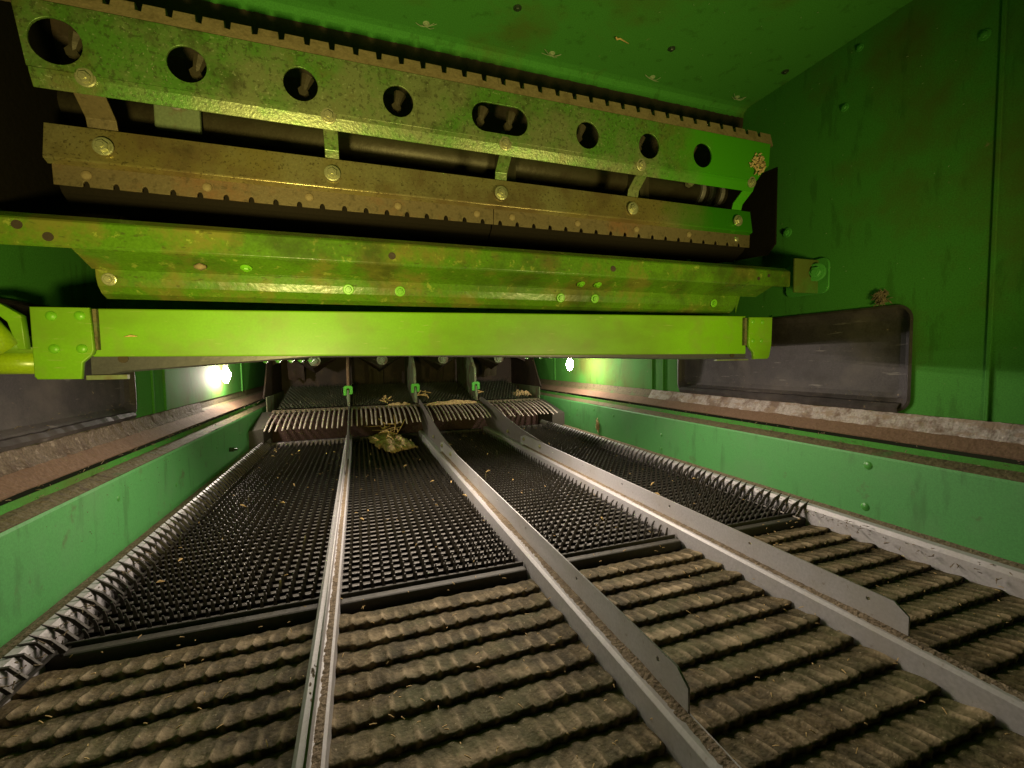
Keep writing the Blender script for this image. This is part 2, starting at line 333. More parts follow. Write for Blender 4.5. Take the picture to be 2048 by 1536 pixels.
bulk = empty('bulkhead', (XC, 1.5, .1), 'shade-black bulkhead plate behind the toothed beater guard', 'bulkhead')
b = MB(); b.strip([(1.40, .56), (1.50, .50), (1.55, .35), (1.50, .20), (1.44, .135)], WL, WR, .004, 1, 'X'); b.build('curved_plate', 'shade', bulk)  # coloured black for the shade under the guard; also blocks bulb light
b = MB(); b.box(WL, WR, 1.10, 1.45, .030, .034); b.box(WL, WR, 1.446, 1.45, .034, .14); b.build('light_baffle', 'dark', bulk)  # hidden plate added to set the shadow edge on the right wall
b = MB(); b.box(WL, WR, 1.45, 3.75, .20, .205); b.box(WL, WR, 1.446, 1.45, .12, .21); b.build('rear_roof', 'green', bulk)
b = MB(); b.box(WL, WR, 3.72, 3.73, -.5, .21); b.build('back_plate', 'dark', bulk)

# ================================================================== BEATER GUARD (holed plate, toothed rims, straps, lower plates)
guard = empty('beater_guard', (XC, 1.08, .34), 'long worn green guard with a row of round holes, toothed rims and straps', 'beater guard')
x0, x1 = -.553, 1.222
# upper holed plate: slightly leaning, local u = x, v = up
vy = Vector((0, -.06, 1)).normalized()
holes = [circ(x, .048, .034 if i else .040) for i, x in enumerate((-.497, -.297, -.095, .105))]
slot = [(.309+.034*math.cos(PI/2+PI*k/12), .048+.034*math.sin(PI/2+PI*k/12)) for k in range(13)]+[(.386+.034*math.cos(-PI/2+PI*k/12), .048+.034*math.sin(-PI/2+PI*k/12)) for k in range(13)]
holes += [slot]+[circ(x, .046, .034) for x in (.588, .780, .966)]
sheet('holed_plate', 'plate', [(x0+.012, 0), (x1-.045, 0), (x1-.03, .02), (x1, .05), (x1, .112), (x0, .112)], holes, .004, ((0, 1.052, .538), (1, 0, 0), vy), guard)
b = MB(); b.strip([(1.052, .5395), (1.054, .530), (1.064, .508)], x0+.012, x1-.045, .004, 1, 'X'); b.build('folded_edge', 'plate', guard, bevel=.001)
sheet('shade_plate', 'shade', [(.86, .29), (1.5, .29), (1.5, .87), (.86, .87)], [], .004, ((-.606, 0, 0), (0, 1, 0), (0, 0, 1)), guard)  # black sheets added where the guard ends fall in shade
sheet('shade_plate', 'shade', [(1.07, .36), (1.10, .33), (1.45, .36), (1.45, .62), (1.07, .60)], [], .004, ((1.285, 0, 0), (0, 1, 0), (0, 0, 1)), guard)
# toothed rim on top: notches every 48 mm
def rim(xa, xb, base, top, pitch, w, ph, depth, round_=False):
    out = [(xa, base), (xb, base), (xb, top)]; x = xb; notch = []
    k0 = math.floor((xb-ph)/pitch)
    while True:
        c = ph+k0*pitch; k0 -= 1
        if c-w < xa+.004: break
        if c+w > xb-.004: continue
        if round_: out += [(c+w*math.cos(a), top-depth*math.sin(a)) for a in [PI*j/6 for j in range(7)]]
        else:
            j = random.uniform(-.0015, .0015)
            out += [(c+w, top), (c+w*.8, top-depth+j), (c-w*.8, top-depth-j), (c-w, top)]
    out += [(xa, top)]
    return out
def rim_obj(name, m, xa, xb, y, z, h, par, ph, wn, dp, lean):
    o = sheet(name, m, rim(xa, xb, 0, h, .0487, wn, ph, dp), [], .012, ((0, y, z), (1, 0, 0), (0, lean, 1)), par, .0012)
    return o
rt = rim_obj('toothed_rim', 'tan', -.60, XC-.001, 1.052, .648, .038, guard, -.372, .007, .017, .25)
rt2 = rim_obj('toothed_rim', 'tan', XC+.001, 1.235, 1.052, .648, .038, guard, -.372, .007, .017, .25)
# caked chaff plug in the last hole
b = MB()
for k in range(70):
    a = random.uniform(0, 2*PI); r = .030*math.sqrt(random.random()); c = Vector((1.170+r*math.cos(a), 1.045-random.random()*.006, .585+r*math.sin(a)))
    d = Vector((random.uniform(-1, 1), random.uniform(-.5, .2), random.uniform(-1, 1))).normalized()*random.uniform(.004, .009)
    b.tube([c-d, c+d*.1+Vector((0, -.002, 0)), c+d], [.001, .0035, .001], 5)
tag(b.build('chaff_plug', 'chaff', None, origin=(1.17, 1.045, .585)), 'brown plug of chaff packed into the right end hole of the green guard', 'chaff')
# straps between upper and lower plate
for i, (xa, xb, mm) in enumerate(((-.488, -.439, 'rust'), (-.056, -.026, 'plate'), (.352, .384, 'plate'), (.755, .791, 'plate'), (1.146, 1.184, 'plate_new'))):
    b = MB(); b.strip([(1.064, .540), (1.072, .512), (1.108, .485), (1.114, .465), (1.115, .41)], xa, xb, .004, 1, 'X'); b.build('strap', mm, guard, bevel=.001)
for x in (-.459, -.043, .361, .758, 1.16): fastener('hex', .0092, (x, 1.0535, .5325), (0, -1, -.15), 'bolt', guard, 'bolt')
# lower plate with folded nose
b = MB(); b.strip([(1.128, .474), (1.1175, .407), (1.118, .4035), (1.132, .398)], -.562, 1.238, .003, 1, 'X'); b.build('lower_plate', 'gold', guard, bevel=.001)
for x in (-.466, -.042, .369, .775, 1.174): fastener('hex', .0100, (x, 1.1165, .436), (0, -1, 0), 'bolt', guard, 'bolt')
# lower toothed strips, hanging, notches along lower edge
for xa, xb, mm in ((-.556, XC+.006, 'rust'), (XC+.009, 1.243, 'rust')):
    out = [(x, -y) for x, y in rim(xa, xb, 0, .040, .0487, .0065, -.408, .012, True)]
    sheet('toothed_strip', mm, out[::-1], [], .004, ((0, 1.135, .400), (1, 0, 0), (0, -.04, 1)), guard, .0006)
    out = [(xa, -.046), (xb, -.046), (xb, -.030), (xa, -.030)]
    b = MB(); b.strip([(1.143, .376), (1.158, .352), (1.20, .325)], xa, xb, .003, 1, 'X'); b.build('under_lip', 'shade', guard)  # black lip puts the shade under the strip into colour
for x in (-.503, -.296, -.094, .106, .307, .405, .602, .799, .993, 1.185): fastener('dome', .0095, (x, 1.132, .382), (0, -1, .05), 'tan' if x not in (1.185,) else 'bolt', guard, 'rivet')

# the lower plates sit a little nearer than first laid out: shift the whole lower group
for o in list(guard.children):
    if o.name.split('.')[0] in ('lower_plate', 'toothed_strip', 'under_lip', 'rivet') or (o.name.startswith('bolt') and guard.location.z+o.location.z < .46):
        o.location = .98*(guard.location+o.location)-guard.location; o.scale = (.98, .98, .98)
# shaft and clamps behind the guard
shaft = empty('beater_shaft', (XC, 1.32, .60), 'grimy brown round shaft with collars seen through the slots of the guard', 'shaft')
b = MB(); b.tube([(WL+.01, 1.30, .590), (WR-.01, 1.30, .590)], .036, 20); b.build('tube', 'shaft', shaft, smooth=True)
b = MB(); b.tube([(WL+.01, 1.34, .66), (WR-.01, 1.34, .66)], .018, 14); b.build('thin_bar', 'shaft', shaft, smooth=True)
for x in (1.16, 1.20, 1.245): 
    b = MB(); b.tube([(x, 1.30, .59), (x+.016, 1.30, .59)], .046 if x != 1.20 else .050, 22); b.build('collar', 'galv_dark', shaft, bevel=.002)
b = MB(); b.tube([(1.10, 1.26, .60), (1.10, 1.245, .60)], .016, 6); b.build('collar_bolt', 'bolt', shaft)
b = MB(); b.box(-.42, -.33, 1.235, 1.25, .54, .64); b.build('clamp_plate', 'greygreen', shaft, bevel=.004)
fastener('hex', .009, (-.375, 1.235, .60), (0, -1, 0), 'galv_dark', shaft, 'clamp_bolt')
for x in (.40, .86):
    b = MB(); b.box(x, x+.012, 1.2, 1.33, .48, .64); b.box(x+.012, x+.05, 1.22, 1.228, .49, .60); b.build('lug', 'shaft', shaft, bevel=.002)
for x in (-.497, -.297, -.095, .105, .31, .385, .588, .780, .966):
    b = MB(); b.tube([(x+.01, 1.10, .632), (x+.004, 1.10, .612), (x+.002, 1.10, .598)], [.014, .009, .004], 8); b.tube([(x, 1.095, .60), (x, 1.105, .60)], .011, 6); b.build('hook_nut', 'shaft', shaft)

# ================================================================== SHELF CHANNEL (lip + recessed web)
shelf = empty('cross_channel', (XC, 1.0, .13), 'lime green folded channel bolted across the machine above the main beam', 'channel')
b = MB(); b.strip([(.990, .262), (.972, .250), (.969, .246), (.970, .206), (.974, .2025)], -.60, 1.225, .003, 1, 'X'); lipo = b.build('front_lip', 'lime_dirty', shaft if False else shelf, bevel=.001)
b = MB(); b.strip([(.974, .2025), (1.028, .1815), (1.032, .1795)], -.46, 1.16, .003, 200, 'X', lambda x, a, z, q: (a, z)); b.build('underside', 'lime_dirty', shelf)
b = MB(); b.strip([(1.030, .180), (1.031, .164), (1.036, .149), (1.048, .136), (1.066, .128)], -.455, 1.085, .003, 1, 'X'); web = b.build('recessed_web', 'lime_dirty', shelf, bevel=.0015)
sheet('end_gusset', 'lime_dirty', [(1.085, .133), (1.10, .180), (1.16, .205), (1.085, .205)], [], .003, ((0, 1.036, 0), (1, 0, 0), (0, 0, 1)), shelf)
for x, z in ((-.435, .158), (-.015, .155), (.095, .155), (.498, .153), (.598, .154), (.997, .153)): fastener('hex', .0065, (x, 1.032, z+.003), (0, -1, -.2), 'limebolt' if x > -.4 else 'bolt', shelf, 'bolt')
for x in (-.203, .542, .590): fastener('hex', .006, (x, 1.003, .189), (0, -.4, -1), 'limebolt', shelf, 'bolt')
for x, z in ((-.527, .236), (-.488, .219), (.075, .222), (.615, .224), (1.139, .232), (1.10, .222)):
    b = MB(); b.tube([(x, .9705, z), (x, .9685, z)], .0075 if x < 1 else .005, 14); b.build('hole_plug', 'dark', shelf)
# wall bracket
b = MB(); b.box(1.225, WR, .955, .962, .185, .285); b.build('bracket_web', 'green', shelf, bevel=.002)
sheet('wall_bracket', 'greenbolt', rrect(.925, 1.06, .185, .288, .02), [], .005, ((WR-.005, 0, 0), (0, 1, 0), (0, 0, 1)), shelf, .001)
fastener('hex', .015, (WR-.03, .945, .245), (-1, -.3, 0), 'greenbolt', shelf, 'bracket_bolt')

# ================================================================== MAIN BEAM
beam = empty('cross_beam', (XC, 1.0, 0), 'bright lime green box beam spanning the machine with riveted end brackets', 'beam')
b = MB()
vs = []
for x, zt, zb in ((-.455, .103, .016), (.3, .110, .010), (1.09, .117, .005)): vs += [(x, 1.0, zb), (x, 1.0, zt), (x, 1.07, zt), (x, 1.07, zb)]
b.add(vs, [(0,1,5,4),(4,5,9,8),(1,2,6,5),(5,6,10,9),(2,3,7,6),(6,7,11,10),(3,0,4,7),(7,4,8,11),(0,3,2,1),(8,9,10,11)])
b.build('beam_body', 'lime', beam, bevel=.003)
for left, out in ((1, [(-.526, .101), (-.447, .101), (-.445, .028), (-.448, .020), (-.462, .006), (-.465, -.022), (-.523, -.021), (-.526, -.017)]),
                  (0, [(1.084, .110), (1.172, .112), (1.170, .031), (1.162, -.004), (1.156, -.009), (1.104, -.009), (1.102, .010), (1.092, .020), (1.084, .030)])):
    o = sheet('end_bracket', 'lime', out, [], .006, ((0, .988, 0), (1, 0, 0), (0, 0, 1)), beam, .0015)
    for x, z in (((-.499, .087), (-.460, .088), (-.498, .030), (-.460, .030)) if left else ((1.097, .099), (1.134, .098), (1.098, .043), (1.131, .043))):
        fastener('dome', .0085 if left else .007, (x, .984, z), (0, -1, 0), 'limebolt', o, 'rivet')
b = MB(); b.add([(1.172, .985, .112), (1.215, 1.02, .124), (1.17, .985, .030), (1.180, 1.02, .030), (1.172, .995, .112), (1.215, 1.03, .124), (1.17, .995, .03), (1.18, 1.03, .03)],
    [(0,1,3,2),(4,6,7,5),(0,2,6,4),(1,5,7,3),(0,4,5,1),(2,3,7,6)]); b.build('bent_ear', 'clip', beam)
b = MB(); b.box(-.447, -.440, .991, .999, .028, .101); b.box(1.074, 1.083, .991, .999, .030, .110); b.build('shadow_gap_strip', 'browndirt', beam)
# dark strip under the beam, bowed
b = MB(); n = 60; vs = []; fs = []
for k in range(n+1):
    t = k/n; x = -.458+t*(1.092+.458)
    d = (-.016 if t < .02 else -.014+.027*min(1, t/.24)) if t < .3 else .013-.018*min(1, max(0, (t-.36)/.5))
    for p in ((1.004, .016), (1.004, d+.0), (1.010, d-.003), (1.016, d), (1.016, .016)): vs.append((x, p[0], p[1]))
for k in range(n):
    for q in range(5): fs.append((k*5+q, k*5+(q+1) % 5, (k+1)*5+(q+1) % 5, (k+1)*5+q))
b.add(vs, fs+[(0,1,2,3,4), tuple(range(n*5, n*5+5))]); st = b.build('dark_strip', 'strip', beam)
for x in (-.41, 1.04): 
    b = MB(); b.tube([(x, 1.0045, .012 if x < 0 else .003), (x, 1.002, .012 if x < 0 else .003)], .008, 12); b.build('strip_hole', 'dark', st)
b = MB(); b.box(-.466, -.405, 1.002, 1.012, -.026, -.0175); b.box(.98, 1.10, 1.0, 1.01, -.014, -.010); b.build('lower_flange', 'greygreen', beam, bevel=.001)
for x in [-.19, -.165, -.14, -.12, -.1, .42, .46, .49, .53, .56]:
    fastener('hex', .004, (x, 1.075, .005), (0, 0, -1), 'greenbolt', beam, 'small_bolt')

# bent pipe / formed bracket at the far left
pipe = empty('formed_bracket', (-.56, .95, -.01), 'yellow-green rounded pipe bracket at the left end of the big beam', 'bracket')
b = MB(); pts = [(-.61, .90, .12), (-.585, .93, .105), (-.568, .955, .07), (-.556, .97, .035), (-.545, .98, .03)]
b.tube([(-.66, .93, .085), (-.60, .94, .078), (-.57, .955, .055), (-.552, .97, .03)], [.034, .032, .028, .02], 18); b.build('upper_bend', 'pipe', pipe, smooth=True)
b = MB(); b.tube([(-.66, 1.015, .008), (-.50, 1.015, .006)], .020, 20); b.build('lower_tube', 'pipe', pipe, smooth=True)
b = MB(); b.tube([(-.66, 1.012, .040), (-.50, 1.012, .036)], .016, 20); b.build('middle_tube', 'lime', pipe, smooth=True)
sheet('rim_plate', 'lime', [(-.66, .125), (-.60, .118), (-.555, .104), (-.530, .085), (-.527, .03), (-.535, .03), (-.546, .075), (-.565, .095), (-.60, .108), (-.66, .115)], [], .012, ((0, .972, 0), (1, 0, 0), (0, 0, 1)), pipe, .001)

# ================================================================== BULBS
for i, (p, lab) in enumerate((((-.588, 2.38, -.053), 'glowing bulb hanging by the left green wall'), ((1.160, 2.29, -.0336), 'glowing bulb hanging by the right green wall'))):
    r = empty('light_bulb', p, lab, 'light bulb', 'bulbs on the side walls')
    b = MB(); prof = [(.0, -.042), (.0075, -.037), (.014, -.024), (.020, -.008), (.020, .006), (.014, .020), (.009, .028)]
    vs = []; n = 12
    for rad, z in prof[1:]:
        for k in range(n): vs.append((p[0]+rad*math.cos(2*PI*k/n), p[1]+rad*math.sin(2*PI*k/n), p[2]+z))
    vs.append((p[0], p[1], p[2]-.037)); fs = []
    for a in range(len(prof)-2):
        for k in range(n): fs.append((a*n+k, a*n+(k+1) % n, (a+1)*n+(k+1) % n, (a+1)*n+k))
    for k in range(n): fs.append((len(vs)-1, (k+1) % n, k))
    b.add(vs, fs); b.build('glass', 'glow', r, smooth=True)
    b = MB(); b.tube([(p[0], p[1], p[2]+.025), (p[0], p[1], p[2]+.055)], .010, 12); b.tube([(p[0], p[1], p[2]+.054), (p[0], p[1], .2)], .003, 6); b.build('socket', 'socket', r)

# ================================================================== STEPPED PANS
PX = [-.475, -.065, .345, .75, 1.155]
PITCH_Y = .0545
def pan_panel(xa, xb, seed):
    nx = int((xb-xa)/.0033); vs = []; fs = []; prof = []
    ya = .838; steps = 14; wear = []
    for s in range(steps):
        yb = ya-s*PITCH_Y
        # ramp rising toward the camera, rolled lip, undercut riser
        for t, z in ((0.0, 0), (.10, .0014), (.25, .0026), (.42, .0036), (.58, .0046), (.72, .0056), (.84, .0064), (.93, .0066), (.985, .0060), (1.0, .0046), (.985, .0006), (.975, -.004)):
            prof.append((yb-t*PITCH_Y, -.466+z, t, s))
    m = len(prof)
    for i in range(nx+1):
        x = xa+(xb-xa)*i/nx
        for y, z, t, s in prof:
            fl = abs(math.sin(PI*(x-xa)/.0245+.3*math.sin(s*2.1+seed)+ .5*nz(x*9, s, seed)))
            w_ = min(1, t*1.3)
            sharp = 1-fl**1.0
            dz = (.6*sharp**2.6+.4*sharp)*.0074*(1 if t > .2 else .4)*w_*(1-.25*nz(x*20, s*3., seed))
            dy = -(sharp-.4)*.0040+.003*nz(x*35, s*3.3, seed+5)*w_*(1 if z > -.47 else .4)
            lump = .0012*nz(x*60, y*60, seed)+.0006*nz(x*170, y*90, seed+4)+.0022*max(0, nz(x*28, y*40, seed+6))
            edge = min(x-xa, xb-x); cake = .006*max(0, 1-edge/.03)*(.5+.8*nz(x*30, y*24, seed+8))
            lit = max(0, sharp-.35)*1.3*(.55+.9*nz(x*37, s*3.7, seed+11))*min(1, max(0, (t-.25)*2)) + max(0, nz(x*24, s*2.9+t, seed+13))*.7*(t > .55)
            wear.append(min(1, max(0, lit+.25*nz(x*260, y*120, 3))))
            vs.append((x, y+dy+.0022*nz(x*12, s*5.5, seed+2), z+dz+lump+max(0, cake)))
    for i in range(nx):
        for k in range(m-1): fs.append((i*m+k, (i+1)*m+k, (i+1)*m+k+1, i*m+k+1))
    b = MB(); b.add(vs, fs); b.wear = wear; return b
labs = ['dirt-caked stepped pan against the left wall, furthest left of four', 'dirt-caked stepped pan between the left divider and the middle divider rail',
        'dirt-caked stepped pan between the two tall plated divider rails', 'shadowed stepped pan against the right wall, furthest right of four']
for i in range(4):
    g = .018
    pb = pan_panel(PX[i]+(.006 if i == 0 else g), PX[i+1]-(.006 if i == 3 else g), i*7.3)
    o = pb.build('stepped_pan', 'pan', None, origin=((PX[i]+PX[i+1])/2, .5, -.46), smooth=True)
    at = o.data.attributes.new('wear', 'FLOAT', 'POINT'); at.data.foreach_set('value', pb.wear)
    tag(o, labs[i], 'pan', 'stepped pans in the foreground')
b = MB(); b.box(LL+.01, LR-.01, -.3, 2.9, -.50, -.485); o = b.build('shoe_floor', 'dark'); o['kind'] = 'structure'

# ================================================================== FINGER SIEVES
def finger(b, x, y, z, h, wd, lean, tip=.35, th=.0016):
    rings = []
    for t, wf in ((0, 1.0), (.45, .74), (.8, .48), (1.0, tip)):
        yy = y-lean*t*t; zz = z+h*t; hw = wd/2*wf
        rings.append([(x-hw, yy-th, zz), (x+hw, yy-th, zz), (x+hw*.6, yy+th, zz), (x-hw*.6, yy+th, zz)])
    vs = [p for r in rings for p in r]; fs = []
    for a in range(3):
        for k in range(4): fs.append((a*4+k, a*4+(k+1) % 4, a*4+4+(k+1) % 4, a*4+4+k))
    fs.append((12, 13, 14, 15)); b.add(vs, fs)
SP = .0285
def sieve_mesh(xa, xb, y0, y1, zf, rise, pf=.0213, h=.027, stag=False):
    b = MB(); n = int((xb-xa)/pf); ox = ((xb-xa)-(n-1)*pf)/2; rows = int((y1-y0)/SP)
    for r in range(rows):
        y = y0+r*SP; z = zf+rise*(r*SP)
        b.marks.append(len(b.f))
        # slat: rises toward the camera, open gap behind
        b.strip([(y, z+.0035), (y+.003, z+.0042), (y+.012, z+.002), (y+SP*.97, z-.004)], xa, xb, -.0016, 1, 'X')
        b.marks.append(len(b.f))
        for k in range(n):
            j = random.uniform(-1, 1)
            finger(b, xa+ox+k*pf+j*.0007+(pf/2 if stag and r % 2 else 0), y+.001, z+.002, h*(1+.05*j), .0080, .009+.004*j+(.012*random.uniform(-1, 1) if random.random() < .05 else 0))
    return b, rows
labs = ['dark finger sieve by the left wall, leftmost of the four front sieves', 'dark finger sieve between the left divider and the middle divider, under the straw clump',
        'dark finger sieve between the two tall plated dividers', 'dark finger sieve by the right wall, rightmost of the four front sieves']
for i in range(4):
    xa, xb = PX[i]+.018, PX[i+1]-.018
    if i == 0: xa = PX[0]+.004
    if i == 3: xb = PX[4]+.004
    r = empty('finger_sieve', ((xa+xb)/2, .87, -.47), labs[i], 'sieve', 'front finger sieves')
    b, _ = sieve_mesh(xa, xb, .892, 2.66, -.458, -.004); b.build('finger_bed', ('slat', 'finger'), r)
    b = MB(); b.box(xa, xb, .850, .872, -.475, -.449); b.build('front_bar', 'sieveframe', r, bevel=.004)
    b = MB(); b.box(xa, xb, .8745, .879, -.475, -.443); b.build('bar_lip', 'sieveframe', r, bevel=.0015)
    b = MB(); b.box(xa, xb, 2.665, 2.70, -.475, -.440); b.build('rear_bar', 'galv_dark' if i == 0 else 'sieveframe', r, bevel=.002)

# ================================================================== DIVIDER RAILS
def dust_strip(xa, xb, y0, y1, z, seed, amp=.004):
    n = int((y1-y0)/.004); b = MB(); vs = []; fs = []; m = 7
    for k in range(n+1):
        y = y0+(y1-y0)*k/n
        hump = max(0, nz(y*9, seed))*1.6; thin = .55+.45*nz(y*4, seed+3)
        for q in range(m):
            u = q/(m-1); x = xa+(xb-xa)*u
            h = amp*(u**.6)*(1.0+hump)*thin+.0012*nz(x*260, y*140, seed)
            vs.append((x+.0012*nz(y*70, q, seed)*(q == 0), y, z+max(.0002, h)))
    for k in range(n):
        for q in range(m-1): fs.append((k*m+q, k*m+q+1, (k+1)*m+q+1, (k+1)*m+q))
    b.add(vs, fs); return b
rl = ['thin grey divider rail, leftmost of three, seen nearly edge-on', 'grey divider rail with tall plate and dusty ledge, middle of three', 'grey divider rail with tall plate and bolts, rightmost of three']
for i, xc in enumerate((-.065, .345, .75)):
    r = empty('divider_rail', (xc, .8, -.47), rl[i], 'divider rail', 'divider rails between the sieves')
    # inverted channel: left face, ridge, top, right face
    b = MB()
    ridge = xc-.012; zt = -.424 if i else -.420
    b.strip([(ridge-.003, -.478), (ridge-.001, zt-.003), (ridge+.002, zt), (xc+.013, zt-.002), (xc+.016, zt-.005), (xc+.017, -.478)], -.25, 2.66, .002, 1, 'Y')
    b.build('channel', 'galv', r, bevel=.0006)
    # notched lower skirt against the sieve: light trapezoid tabs
    px_ = xc+.011 if i else xc+.002
    if i:
        zp = -.378
        out = [(.400, zt), (.400, -.392), (.420, zp), (1.99, zp+.004), (2.05, zp-.01), (2.05, zt)]
    else:
        zp = -.397
        out = [(.10, zt), (.10, zp), (2.05, zp), (2.05, zt)]
    hs = [circ(y, zp-.014, .0035, 10) for y in (.455, .68, .93, 1.15, 1.40, 1.66)] if i else []
    pl = sheet('upright_plate', 'galv', out, hs, .0025, ((px_, 0, 0), (0, 1, 0), (0, 0, 1)), r, .0003)
    # tall rear tail climbing to the comb
    out = [(1.72, zt), (1.72, zp+.001), (2.05, -.352), (2.28, -.322), (2.50, -.285), (2.70, -.258), (2.80, -.246), (2.84, -.25), (2.84, -.30), (2.66, zt), (2.3, zt)]
    sheet('rear_tail', 'galv_dark', out, [], .0025, ((px_+.004, 0, 0), (0, 1, 0), (0, 0, 1)), r, .0003)
    if i:
        for y in (1.80, 2.0, 2.25): fastener('hex', .006, (px_-.0015, y, zp-.016), (-1, 0, 0), 'bolt', pl, 'bolt')
        dust_strip(ridge+.004, px_-.0015, -.05, 2.0, zt+.0005, i*5.1).build('dust_crust', 'dust', r, smooth=True)
    else:
        dust_strip(px_+.002, xc+.0145, -.05, 2.0, zt+.0003, 2.2, .0022).build('dust_crust', 'dust', r, smooth=True)
        dust_strip(px_-.002, ridge+.003, -.05, 2.0, zt+.0003, 6.2, .0012).build('dust_crust', 'dust', r, smooth=True)

# side rails with rubber seal
for left in (True, False):
    s = -1 if left else 1; xr = PX[0] if left else PX[4]; XL = LL if left else LR
    r = empty('side_rail', (xr, .8, -.47), 'pale side rail with dusty rubber seal along the left wall' if left else 'pale side rail with dusty rubber seal along the right wall', 'side rail', 'side rails along the walls')
    def fl(y): return 0 if left else 0.0
    b = MB(); b.strip([(xr-s*.004, -.475), (xr-s*.001, -.424), (xr+s*.003, -.415), (xr+s*.014, -.413), (xr+s*.018, -.422)], -.25, 2.72, s*.002, 1, 'Y'); b.build('rail_strip', 'galv', r, bevel=.0006)
    b = MB(); b.strip([(xr+s*.018, -.424), (xr+s*.035, -.436), (xr+s*.050, -.434), (XL+s*.004, -.437 if left else -.424)], -.25, 2.74, s*.002, 340, 'Y',
        lambda x, a, z, q: (a+.001*nz(x*30, q), z+.0018*nz(x*16, q*.7)+.001*nz(x*90, q))); b.build('rubber_seal', 'dust', r)
    # tufts of chaff between fingers and rail
    b = MB()
    for k in range(260):
        y = random.uniform(.12, 1.2) if k % 3 else random.uniform(.7, 2.4)
        c = Vector((xr-s*random.uniform(-.006, .022), y, -.418+random.uniform(-.02, .004))); d = Vector((random.uniform(-1, 1), random.uniform(-1, 1), random.uniform(-.4, .4))).normalized()*random.uniform(.002, .007)
        b.tube([c-d, c+d], [.0012, .0004], 4)
    o = b.build('chaff_bits', 'dust', None, origin=(xr, 1, -.42)); tag(o, 'crumbs of dirt lodged along the %s side rail' % ('left' if left else 'right'), 'dirt'); o['kind'] = 'stuff'

# long spikes leaning over the side rails (end fingers of the outer sieves)
for left in (True, False):
    s = -1 if left else 1; xr = PX[0] if left else PX[4]
    b = MB(); y = .86; b.tube([(xr-s*.026, .85, -.449), (xr-s*.026, 2.61, -.449)], .003, 5)
    while y < 2.6:
        j = random.uniform(-.003, .003)
        b.tube([(xr-s*.026, y+j, -.448), (xr-s*.010, y+j-.003, -.424), (xr+s*.008, y+j*2-.010, -.405)], [.0055, .0046, .0012], 5)
        y += .0285
    root = [o for o in sc.collection.objects if o.name.startswith('finger_sieve')][0 if left else 3]
    b.build('edge_finger_row', 'sieve', root)
# bent-over fingers along pan at left front
b = MB(); y = .36; b.tube([(PX[0]+.018, .35, -.441), (PX[0]+.018, .87, -.441)], .0035, 5)
while y < .86:
    b.tube([(PX[0]+.018, y, -.440), (PX[0]+.004, y-.006, -.416), (PX[0]-.012, y-.016, -.409)], [.004, .0034, .0012], 5); y += .0285
tag(b.build('bent_finger_row', 'sieve', None, origin=(PX[0], .6, -.44)), 'row of dark bent fingers hooked over the left side rail beside the stepped pan', 'finger row')

# ================================================================== COMB STEP
b = MB(); b.box(LL+.05, LR-.05, 2.79, 2.86, -.50, -.292); o = b.build('comb_step', 'rustred', bevel=.003); tag(o, 'rusty dark red step plate under the comb fingers', 'step plate')
for i in range(4):
    xa, xb = PX[i]+.012, PX[i+1]-.012
    if i == 3: xb = 1.165
    r = empty('finger_comb', ((xa+xb)/2, 2.8, -.285), ['leftmost comb of slim steel fingers at the back step', 'comb of slim steel fingers behind the straw clump', 'comb of slim steel fingers between the two tall rail tails', 'rightmost comb of slim steel fingers beside the right wall'][i], 'comb', 'finger combs at the back step')
    b = MB(); b.strip([(2.775, -.287), (2.79, -.282), (2.83, -.279)], xa-.010, xb+.010, .005, 60, 'X', lambda x, a, z, q: (a, z+.002*nz(x*40, q))); b.build('comb_bar', 'dust', r)
    n = 15; proto = None
    for k in range(n):
        x = xa+.008+(xb-xa-.016)*k/(n-1)
        if proto is None:
            b = MB(); b.tube([(x, 2.80, -.281), (x, 2.68, -.290), (x, 2.56, -.312), (x, 2.46, -.342)], [.0056, .0054, .0048, .0036], 6)
            proto = b.build('comb_finger', 'comb', r, origin=(x, 2.8, -.281), smooth=True); me = proto.data
        else:
            o = bpy.data.objects.new('comb_finger', me); sc.collection.objects.link(o); o.parent = r
            o.location = Vector((x, 2.8, -.281))-world_of(r); o.rotation_euler = (random.uniform(-.015, .015), 0, random.uniform(-.02, .02))
# side wedges of the step
for left in (True, False):
    s = -1 if left else 1; xa = (LL if left else LR)-s*.002; xb = (PX[0] if left else 1.165)
    b = MB(); b.add([(xa, 2.86, -.285), (xb, 2.86, -.285), (xa, 2.52, -.345), (xb, 2.55, -.340), (xa, 2.52, -.455), (xb, 2.55, -.455), (xa, 2.86, -.47), (xb, 2.86, -.47)],
        [(0,1,3,2),(2,3,5,4),(0,2,4,6),(1,7,5,3),(0,6,7,1),(4,5,7,6)])
    tag(b.build('corner_block', 'sieveframe', None, origin=(xa, 2.7, -.4), bevel=.002), 'dark wedge block closing the %s end of the comb step' % ('left' if left else 'right'), 'corner block')

# ================================================================== REAR SIEVE AND CHAMBER
for i in range(4):
    xa, xb = PX[i]+.012, PX[i+1]-.012
    b, _ = sieve_mesh(xa, xb, 2.90, 3.42, -.275, .20, pf=.022, h=.020, stag=True)
    tag(b.build('rear_sieve', 'rearsieve', None, origin=((xa+xb)/2, 2.9, -.28)),
        ['dirty rear finger sieve behind the leftmost comb', 'dirty rear finger sieve behind the straw clump and left green clip', 'dirty rear finger sieve between middle and right green clips', 'dirty rear finger sieve at far right with straw on it'][i], 'sieve', 'rear finger sieves')
b = MB(); b.box(LL+.05, LR-.05, 2.87, 3.5, -.36, -.35); tag(b.build('rear_tray', 'dark'), 'dark tray under the rear sieves beyond the comb step', 'tray')
